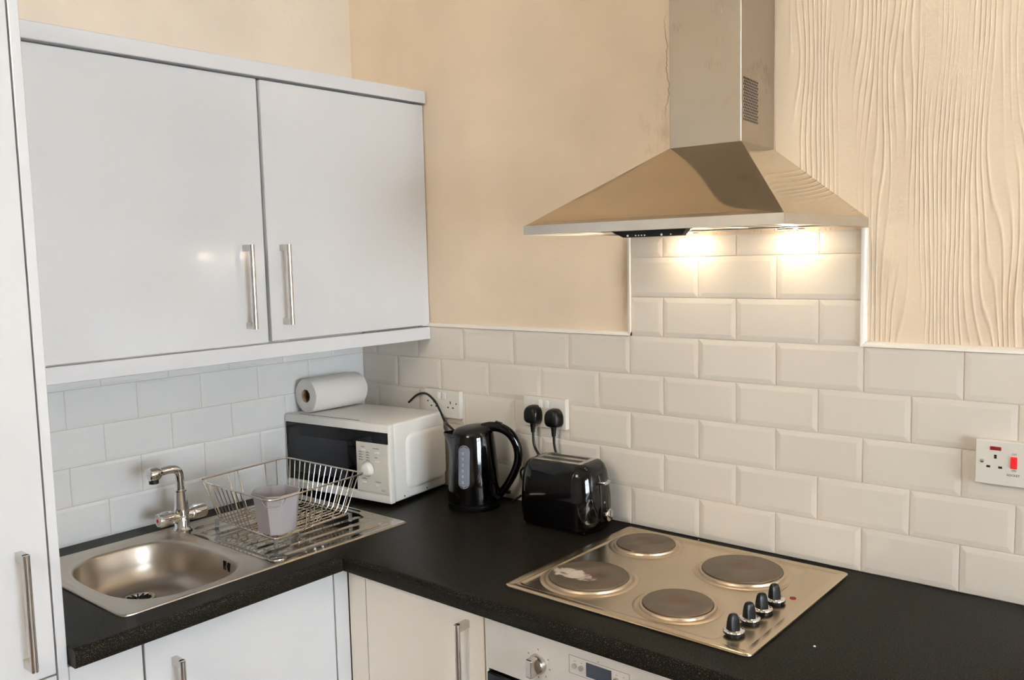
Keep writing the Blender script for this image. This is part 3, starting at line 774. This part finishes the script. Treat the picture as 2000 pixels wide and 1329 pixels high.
# ------------------------------------------------------------------ kettle
KX, KY = .623, -.124
kt = thing('electric_kettle', 'glossy black electric kettle with grey water gauge beside the microwave', 'kettle', (KX, KY, ZT))
ah = math.radians(33)         # direction of the handle in plan
hdv = Vector((math.cos(ah), math.sin(ah), 0)); sdv = -hdv
def krad(z):
    t = (z-.03)/.19; return .0765-.0150*max(t, 0)**1.6
prof = [(.0760, .0), (.0780, .004), (.0775, .018), (.0735, .022), (.0740, .026)]
MB().lathe([(.0, 0), (.0745, 0), (.0765, .003), (.0760, .016), (.070, .0195)], 48, cap0=False).build('power_base', M['black_satin'], kt)
kb = MB()
ring = []; N = 48
for z in [.0195, .022, .03, .05, .08, .11, .14, .17, .195, .212, .222, .226]:
    rg = []
    for i in range(N):
        a = 2*PI*i/N; d = Vector((math.cos(a), math.sin(a), 0)); r_ = krad(z)
        if z < .021: r_ -= .003
        # spout bulge grows near the top
        c = max(0, d.dot(sdv)); up = max(0, (z-.150)/.076)
        r_ += .026*up**1.3*c**14
        if z > .221: r_ -= (.003 if z > .224 else .0008)*(1 if c < .8 else .2)
        tilt = .010*max(0, d.dot(sdv))*max(0, (z-.19)/.036)*-1
        rg.append(d*r_+Vector((0, 0, z-.006*max(0, d.dot(sdv))*up)))
    ring.append(rg)
kb.rings(ring, cap0=True); kb.build('body', M['black_gloss'], kt)
ld = MB(); rgs = []
for (s_, z) in ((.97, .226), (.93, .2325), (.80, .2385), (.55, .2425), (.2, .2445)):
    rg = []
    for i in range(N):
        a = 2*PI*i/N; d = Vector((math.cos(a), math.sin(a), 0)); rg.append(d*(krad(.226)-.001)*s_+hdv*.004*(1-s_)+Vector((0, 0, z-.003-.006*d.dot(sdv)*s_)))
    rgs.append(rg)
ld.rings(rgs, cap1=True); ld.build('lid', M['black_satin'], kt)
# handle
hp = [hdv*.030+Vector((0, 0, .232)), hdv*.055+Vector((0, 0, .2365)), hdv*.085+Vector((0, 0, .232)), hdv*.112+Vector((0, 0, .214)), hdv*.130+Vector((0, 0, .18)), hdv*.133+Vector((0, 0, .14)), hdv*.120+Vector((0, 0, .10)), hdv*.098+Vector((0, 0, .062)), hdv*.076+Vector((0, 0, .035))]
P = bez(hp, 8); n = len(P)
side = Vector((-hdv.y, hdv.x, 0)); hm = MB(); rgs = []
for i, p in enumerate(P):
    d = (P[min(i+1, n-1)]-P[max(i-1, 0)]).normalized(); nn = d.cross(side).normalized(); t = i/(n-1)
    a_, b_ = .0145+.006*max(0, 1-t*6), .0150-.004*t
    rgs.append([p+side*(a_*math.cos(2*PI*k/16))+nn*(b_*math.sin(2*PI*k/16)) for k in range(16)])
hm.rings(rgs, cap0=True, cap1=True); ho = hm.build('handle', M['black_gloss'], kt)
q = hdv*.078+Vector((0, 0, .2465)); MB().box(-.011, .011, -.009, .009, -.004, .004, .002, 2, mtx=Matrix.Translation(q) @ Matrix.Rotation(ah, 4, 'Z') @ Matrix.Rotation(.35, 4, 'Y')).build('lid_button', M['black_satin'], ho)
MB().box(0, .040, -.009, .009, -.003, .003, .001, 1, mtx=Matrix.Translation(hdv*.068+Vector((0, 0, .042))) @ Matrix.Rotation(ah, 4, 'Z')).build('power_switch', M['black_satin'], kt)
# gauge
ag = ah-math.radians(103); gd = Vector((math.cos(ag), math.sin(ag), 0)); gs = Vector((-gd.y, gd.x, 0))
gm = MB(); rgs = []
zc, hh, w_ = .132, .062, .0175
def surf(s, z, off):
    r_ = krad(z)+off; a = s/r_; return (gd*math.cos(a)+gs*math.sin(a))*r_+Vector((0, 0, z))
for ins, off in ((0, -.001), (.0, .0010), (.0022, .0016)):
    rg = []
    for k in range(32):
        a = 2*PI*k/32; s = (w_-ins)*math.cos(a); z = zc+(hh-w_ if math.sin(a) >= 0 else -(hh-w_))+(w_-ins)*math.sin(a); rg.append(surf(s, z, off))
    rgs.append(rg)
gm.rings(rgs); cen = [surf((w_-.0022)*x_, z, .0018) for z in (zc-hh+w_, zc-hh/3, zc+hh/3, zc+hh-w_) for x_ in (-1, -.5, 0, .5, 1)]
NR = 16
gv = []; gf = []
for i in range(NR+1):
    z = zc-hh+.0022+(2*hh-.0044)*i/NR; e = max(0, abs(z-zc)-(hh-w_)); hw_ = math.sqrt(max((w_-.0022)**2-e*e, 1e-8))
    gv += [surf(hw_*k/3, z, .0017) for k in (-3, -2, -1, 0, 1, 2, 3)]
for i in range(NR):
    for k in range(6): a = i*7+k; gf.append((a, a+1, a+8, a+7))
gm.add(gv, gf, True)
go = gm.build('water_gauge', M['gauge'], kt)
tk = MB()
for i in range(6):
    z = zc-.046+i*.0165
    for (dz, a0, a1) in ((0, -.004, .001), (.003, -.004, .001), (.006, -.0035, .0005)):
        a_ = surf(a0, z+dz, .0024); b_ = surf(a1, z+dz, .0021); tk.tube([a_, b_], .00045, 4)
    tk.tube([surf(-.004, z, .0021), surf(-.004, z+.006, .0021)], .0004, 4)
o = tk.build('gauge_marks', M['text_light'], go); o['kind'] = 'stuff'

# ------------------------------------------------------------------ toaster
ta = math.radians(3.5)
TX, TY = .9525, -.116
to = thing('toaster', 'glossy black two-slice toaster with chrome dial between kettle and hob', 'toaster', (TX, TY, ZT), ta)
tb = MB(); rgs = []
for z, hx_, hy_, r_ in ((.008, .106, .066, .044), (.014, .113, .074, .050), (.05, .118, .078, .054), (.09, .1175, .077, .054), (.13, .1145, .074, .052), (.158, .109, .068, .046), (.174, .100, .060, .034), (.1825, .089, .051, .022), (.184, .076, .042, .010)):
    rgs.append(rrect(0, 0, hx_, hy_, r_, z, 8))
tb.rings(rgs, cap0=True, cap1=False)
# slots in the top plate
tb.build('shell', M['black_gloss'], to)
tp = MB(); zt = .1845
tp.rings([rrect(0, 0, .076, .042, .008, zt-.006, 3), rrect(0, 0, .0765, .0425, .008, zt, 3), rrect(0, 0, .074, .040, .006, zt+.001, 3)], smooth=False)
xs_ = (-.074, -.064, .064, .074); ys_ = (-.040, -.030, -.008, .008, .030, .040)
for i in range(3):
    for j in range(5):
        if i == 1 and j in (1, 3): continue
        tp.add([(xs_[i], ys_[j], zt+.001), (xs_[i+1], ys_[j], zt+.001), (xs_[i+1], ys_[j+1], zt+.001), (xs_[i], ys_[j+1], zt+.001)], [(0, 1, 2, 3)])
tpo = tp.build('top_plate', M['steel_lip'], to)
for y0_, y1_ in ((-.030, -.008), (.008, .030)):
    zb = zt-.026; sl = MB()
    sl.add([(-.064, y0_, zt+.001), (.064, y0_, zt+.001), (.064, y1_, zt+.001), (-.064, y1_, zt+.001), (-.064, y0_, zb), (.064, y0_, zb), (.064, y1_, zb), (-.064, y1_, zb)],
           [(0, 1, 5, 4), (1, 2, 6, 5), (2, 3, 7, 6), (3, 0, 4, 7), (4, 5, 6, 7)])
    sl.build('slot', M['steel_lip'], tpo)
for y0_ in (-.019, .019): MB().box(-.050, -.042, y0_-.006, y0_+.006, zt-.03, zt-.004).build('bread_guide', M['slot'], tpo)
# end controls
ec = MB(); rgs = []
for z, x_ in ((.03, .1165), (.05, .1185), (.09, .117), (.13, .1150), (.155, .110)):
    rgs.append([Vector((x_+.0008, -.014, z)), Vector((x_+.003, -.010, z)), Vector((x_+.003, .010, z)), Vector((x_+.0008, .014, z))])
ec.rings(rgs, smooth=False, closed=False); ec.build('end_channel', M['black_satin'], to)
MB().box(.106, .133, -.017, .017, .130, .139, .003, 2).build('lever', M['chrome'], to)
kq = Matrix.Translation((.118, .000, .050)) @ Matrix.Rotation(PI/2, 4, 'Y')
kd = MB().lathe([(.008, -.002), (.008, .008), (.0165, .009), (.0175, .012), (.0170, .0195), (.0140, .021), (.001, .021)], 28, kq).build('dial', M['chrome'], to)
MB().box(.1385, .1400, -.0015, .0015, .037, .063, .0004, 1).build('dial_pointer', M['slot'], kd)
MB().cyl((.116, .0, .081), (.1215, .0, .081), .003, 12).build('button', M['chrome'], to)
MB().box(.112, .1145, .024, .034, .06, .120, .001, 1, mtx=None).build('side_trim', M['chrome'], to)
MB().box(-.095, .095, -.058, .058, 0, .010, .003, 2).build('foot_base', M['black_satin'], to)

# ------------------------------------------------------------------ sink
sk = thing('kitchen_sink', 'stainless inset sink with one bowl and a ridged drainer', 'sink', (.333, -.7595, ZT))
SX0, SX1, SY0, SY1 = -.250, .250, -.4025, .4025       # local outer limits
YB = -.020          # split between bowl block and drainer
def sink():
    b = MB(); n = 160
    # bowl block: outer rounded rectangle cx -> bowl ring
    bx, by = .013, -.205
    def outer(ins, z):
        x0, x1, y0, y1 = SX0+ins, SX1-ins, SY0+ins, YB
        pts = []
        r = max(.022-ins, .005)
        for k in range(n):
            a = 2*PI*k/n; c, s = math.cos(a), math.sin(a)
            hx_, hy_ = (x1-x0)/2, (y1-y0)/2; cx_, cy_ = (x0+x1)/2, (y0+y1)/2
            tt = min(hx_/abs(c) if abs(c) > 1e-6 else 9, hy_/abs(s) if abs(s) > 1e-6 else 9); x, y = cx_+c*tt, cy_+s*tt
            # round the two outer corners
            if y < y0+r:
                for (qx, sg) in ((x0+r, -1), (x1-r, 1)):
                    if (x-qx)*sg > 0:
                        d = Vector((x-qx, y-(y0+r))); d = d.normalized()*r; x, y = qx+d.x, y0+r+d.y
            pts.append(Vector((x, y, z)))
        for qx in (x0, x1):
            k = min(range(n), key=lambda i: (pts[i].x-qx)**2+(pts[i].y-y1)**2); pts[k] = Vector((qx, y1, z))
        return pts
    def bowl(hx_, hy_, e, z):
        pts = []
        for k in range(n):
            a = 2*PI*k/n; c, s = math.cos(a), math.sin(a)
            pts.append(Vector((bx+hx_*abs(c)**(2/e)*(1 if c > 0 else -1), by+hy_*abs(s)**(2/e)*(1 if s > 0 else -1), z)))
        return pts
    b.rings([outer(0, .0003), outer(.0005, .0025), outer(.0030, .0042), outer(.007, .0042), outer(.011, .0034), outer(.014, .0034), bowl(.2195, .1770, 3.4, .0034), bowl(.2165, .1730, 3.2, .0014), bowl(.209, .1635, 2.95, .0014), bowl(.2055, .1595, 2.9, .0008), bowl(.2025, .1565, 2.9, -.0012), bowl(.200, .154, 2.9, -.006),
             bowl(.194, .149, 2.9, -.05), bowl(.188, .144, 2.9, -.078), bowl(.176, .134, 2.8, -.095), bowl(.15, .112, 2.6, -.104), bowl(.08, .06, 2.2, -.107), bowl(.02, .02, 2, -.108)], cap1=True)
    return b
so_ = sink().build('bowl', M['steel_sink'], sk)
dg = MB(); nx, ny = 120, 60; vs = []
def prof_h(x, y):
    ed = min(x-SX0, SX1-x, SY1-y)
    z = .0003+.0039*min(1, ed/.003) if ed < .003 else (.0042 if ed < .007 else (.0042-.0012*min(1, (ed-.007)/.009)))
    # sunken drainer field
    fx0, fx1, fy0, fy1 = SX0+.035, SX1-.030, YB+.012, SY1-.035
    d = min(x-fx0, fx1-x, y-fy0, fy1-y)
    k = max(0, min(1, d/.012)); k = k*k*(3-2*k)
    z -= .0022*k
    if k > .2:
        per = (fx1-fx0)/9.
        s = abs(((x-fx0)/per) % 1-.5)*per       # distance to ridge centre
        yy = min(y-(fy0+.020), (fy1-.012)-y); e = max(0, min(1, yy/.010))
        rg = max(0, 1-(s/.0055)**2); z += .0042*rg**.8*e*k
    return z
xsg = sorted(set([SX0, SX0+.0015, SX0+.003, SX0+.007, SX1-.0015, SX1-.003, SX1-.007, SX1]+[SX0+.01+i*(SX1-SX0-.02)/170 for i in range(171)]))
ysg = sorted(set([YB+i*(SY1-.01-YB)/56 for i in range(57)]+[SY1-.007, SY1-.003, SY1-.0015, SY1]))
for x in xsg:
    for y in ysg: vs.append((x, y, prof_h(x, y)))
ny = len(ysg); fs = [(i*ny+j, (i+1)*ny+j, (i+1)*ny+j+1, i*ny+j+1) for i in range(len(xsg)-1) for j in range(ny-1)]
dg.add(vs, fs, True); dg.build('drainer', M['steel_drainer'], sk)
dr_ = MB(); dx, dy, dz = -.085, -.205, -.1035
dr_.lathe([(.042, .001), (.040, .0045), (.034, .0055), (.030, .002), (.0, .001)], 36, Matrix.Translation((dx, dy, dz))); wo = dr_.build('waste', M['chrome'], sk)
for i in range(14):
    a = 2*PI*i/14; q = Matrix.Translation((dx, dy, dz+.0026)) @ Matrix.Rotation(a, 4, 'Z'); MB().box(.008, .031, -.0018, .0018, -.0005, .0012, mtx=q).build('waste_slot', M['slot'], wo)
for i in (-2, -1, 1, 2):
    ox = .085+i*.0075; oy = -.205+.1522*(1-(abs(ox-.013)/.198)**2.9)**(1/2.9)
    MB().box(ox-.0015, ox+.0015, oy-.0028, oy+.002, -.036, -.014).build('overflow_slot', M['slot'], so_)
MB().cyl((.085, -.060, -.025), (.085, -.0545, -.025), .003, 10).build('overflow_screw', M['chrome'], so_)
MB().lathe([(.023, .0028), (.0225, .0050), (.019, .0056), (.017, .0046), (.001, .0046)], 32, Matrix.Translation((.205, .010, 0))).build('tap_hole_cover', M['chrome'], sk)

# tap
tp_ = thing('mixer_tap', 'chrome two-handle mixer tap with swivel spout behind the sink bowl', 'tap', (.128, -.770, ZT+.003))
bt = MB(); bt.lathe([(.0255, 0), (.026, .003), (.023, .006), (.0205, .010), (.0205, .050), (.0195, .062), (.0165, .095), (.0155, .108), (.0165, .109), (.0165, .112), (.012, .113)], 32, cap1=True)
bt.tube([(0, -.030, .040), (0, .030, .040)], .0165, 20)
bt.build('body', M['chrome'], tp_)
spt = bez([(0, 0, .108), (0, 0, .140), (0, -.002, .160), (0, -.010, .1700), (0, -.026, .1735), (0, -.062, .1725)], 8)
sm_ = MB().tube(spt, [.0116]*len(spt), 18); sm_.lathe([(.0116, 0), (.0165, .006), (.0195, .014), (.0195, .026), (.017, .033), (.010, .037), (.001, .038)], 24, Matrix.Translation((0, -.052, .1705)) @ Matrix.Rotation(PI/2, 4, 'X'))
spo = sm_.build('spout', M['chrome'], tp_)
MB().cyl((0, -.073, .158), (0, -.073, .145), .0125, 20).build('aerator', M['black_satin'], spo)
for sg, mt in ((-1, 'red_dot'), (1, 'blue_dot')):
    hd_ = MB(); hd_.tube([(0, sg*.026, .040), (0, sg*.030, .040), (0, sg*.033, .040), (0, sg*.064, .041), (0, sg*.068, .041)], [.017, .0185, .0185, .0195, .0185], 20)
    hd_.rings([[Vector((x_, sg*.046+y_, .0575+z_)) for x_, y_ in ((-.006*k, -.014*k), (.006*k, -.014*k), (.007*k, 0), (.006*k, .014*k), (-.006*k, .014*k), (-.007*k, 0))] for z_, k in ((0, 1), (.003, .9), (.0045, .6))], cap1=True)
    h_ = hd_.build('tap_handle', M['chrome'], tp_)
    c0 = MB(); c0.cyl((0, sg*.068, .041), (0, sg*.0695, .041), .0165, 24); c0.build('cap', M['plastic_white'], h_)
    MB().cyl((0, sg*.0693, .041), (0, sg*.0702, .041), .005, 16).build('temperature_mark', M[mt], h_)

# ------------------------------------------------------------------ dish rack
rk = thing('dish_rack', 'chromed wire dish rack standing on the sink drainer', 'dish rack', (0, 0, 0))
zR, zF = 1.040, .928
TL, TB, TR, TF = Vector((.165, -.735, zR)), Vector((.135, -.430, zR)), Vector((.487, -.422, zR)), Vector((.518, -.748, zR))
BL, BB, BR, BF = Vector((.192, -.703, zF)), Vector((.170, -.462, zF)), Vector((.455, -.452, zF)), Vector((.478, -.712, zF))
def chamf(cs, r, n=3):
    out = []
    for i, c in enumerate(cs):
        a = (cs[i-1]-c).normalized(); b_ = (cs[(i+1) % 4]-c).normalized()
        for k in range(n+1):
            t = k/n; out.append((c+a*r*(1-t)).lerp(c+b_*r*t, t) if n > 1 else c)
    return out
def chf(cs, rs):
    out = []
    for i, c in enumerate(cs):
        a = (cs[i-1]-c).normalized(); b_ = (cs[(i+1) % 4]-c).normalized()
        for k in range(4): out.append((c+a*rs[i]*(1-k/3)).lerp(c+b_*rs[i]*k/3, k/3))
    return out
rim = MB().tube(chf([TL, TB, TR, TF], (.020, .026, .014, .036)), .0026, 8, closed=True); rim.tube(chamf([BL, BB, BR, BF], .014), .0022, 8, closed=True)
rim.build('rim', M['wire'], rk)
def lp(a, b_, t): return a.lerp(b_, t)
n1 = 14
for i in range(n1):
    t = .06+.88*i/(n1-1)
    a, b_, c, d = lp(TL, TF, t), lp(BL, BF, t), lp(BB, BR, t), lp(TB, TR, t)
    dn = Vector((0, 0, -.004))
    if i >= 9: pts = [b_+dn, b_+dn+(c-b_)*.03, c+dn-(c-b_)*.03, d+(c-d)*.93, d]
    else: pts = [a, a+(b_-a)*.93, b_+dn+(c-b_)*.03, c+dn-(c-b_)*.03, d+(c-d)*.93, d]
    MB().tube(pts, .0014, 6).build('wire', M['wire'], rk)
for t in (.06, .30, .42, .74, .88):
    a, b_, c, d = lp(TL, TB, t), lp(BL, BB, t), lp(BF, BR, t), lp(TF, TR, t); dn = Vector((0, 0, -.0065))
    pts = [a, a+(b_-a)*.95, b_+dn+(c-b_)*.04, c+dn-(c-b_)*.04, d+(c-d)*.95, d]
    if t < .35: pts = pts[:4]+[c+dn]
    MB().tube(pts, .0016, 6).build('wire', M['wire'], rk)
# plate-holder zigzags along the floor
for tt in (.30, .62):
    zz2 = []
    for i in range(27):
        t = .06+.88*i/26; p_ = lp(lp(BL, BB, tt), lp(BF, BR, tt), t); zz2.append(p_+Vector((0, (.010 if i % 2 else -.010), .016 if i % 2 else .001)))
    MB().tube(zz2, .0013, 6).build('plate_holder', M['wire'], rk)
for i in range(3):   # curved dividers beside the cutlery cup
    p_ = Vector((.487-.012*i*1.0, -.62+.038*i*.9, zF))
    MB().tube(bez([p_+Vector((-.028, -.020, -.004)), p_+Vector((-.010, -.006, .002)), p_+Vector((-.003, -.001, .018)), p_+Vector((0, 0, .055))], 5), .0018, 6).build('divider', M['wire'], rk)
for c in (BL, BB, BR, BF):
    b = MB(); b.lathe([(.004, 0), (.0062, .003), (.0045, .012), (.0055, .0235)], 12, Matrix.Translation((c.x, c.y, ZT+.0045)), cap0=True, cap1=True); b.build('foot', M['clear_foot'], rk)

# cutlery cup inside the front corner of the rack
cc = thing('cutlery_cup', 'light grey plastic cutlery cup in the front corner of the dish rack', 'cup', (.4555, -.688, zF+.014), math.radians(2))
cu = MB(); rgs = []
for z, h_, r_ in ((0, .041, .018), (.004, .043, .019), (.088, .0530, .025), (.098, .0540, .025), (.100, .0570, .026), (.103, .0570, .026), (.103, .0530, .024), (.088, .0515, .024), (.010, .041, .018)):
    rgs.append(rrect(0, 0, h_, h_*.94, r_, z, 1))
cu.rings(rgs, cap0=True, cap1=True); cu.build('cup_body', M['plastic_grey'], cc)
hk = MB()
hk.tube(bez([(.012, -.0505, .102), (.012, -.0520, .094), (.018, -.0510, .082), (.030, -.0470, .076), (.044, -.0340, .076), (.0520, -.020, .082), (.0540, -.014, .094), (.0535, -.012, .102)], 6), .0016, 6)
hk.build('hanging_hook', M['wire'], cc)

# crumbs on the worktop
for i, (x, y) in enumerate(((1.757, -.437), (1.300, -.021))):
    o = MB().lathe([(.0022, 0), (.0024, .001), (.0012, .002)], 7, cap0=True, cap1=True).build('crumb', M['crumb'])
    o.location = (x, y, ZT+.0001); tag(o, ('white crumb on the worktop right of the hob', 'tiny white crumb behind the hob by the tiles')[i], 'crumb')
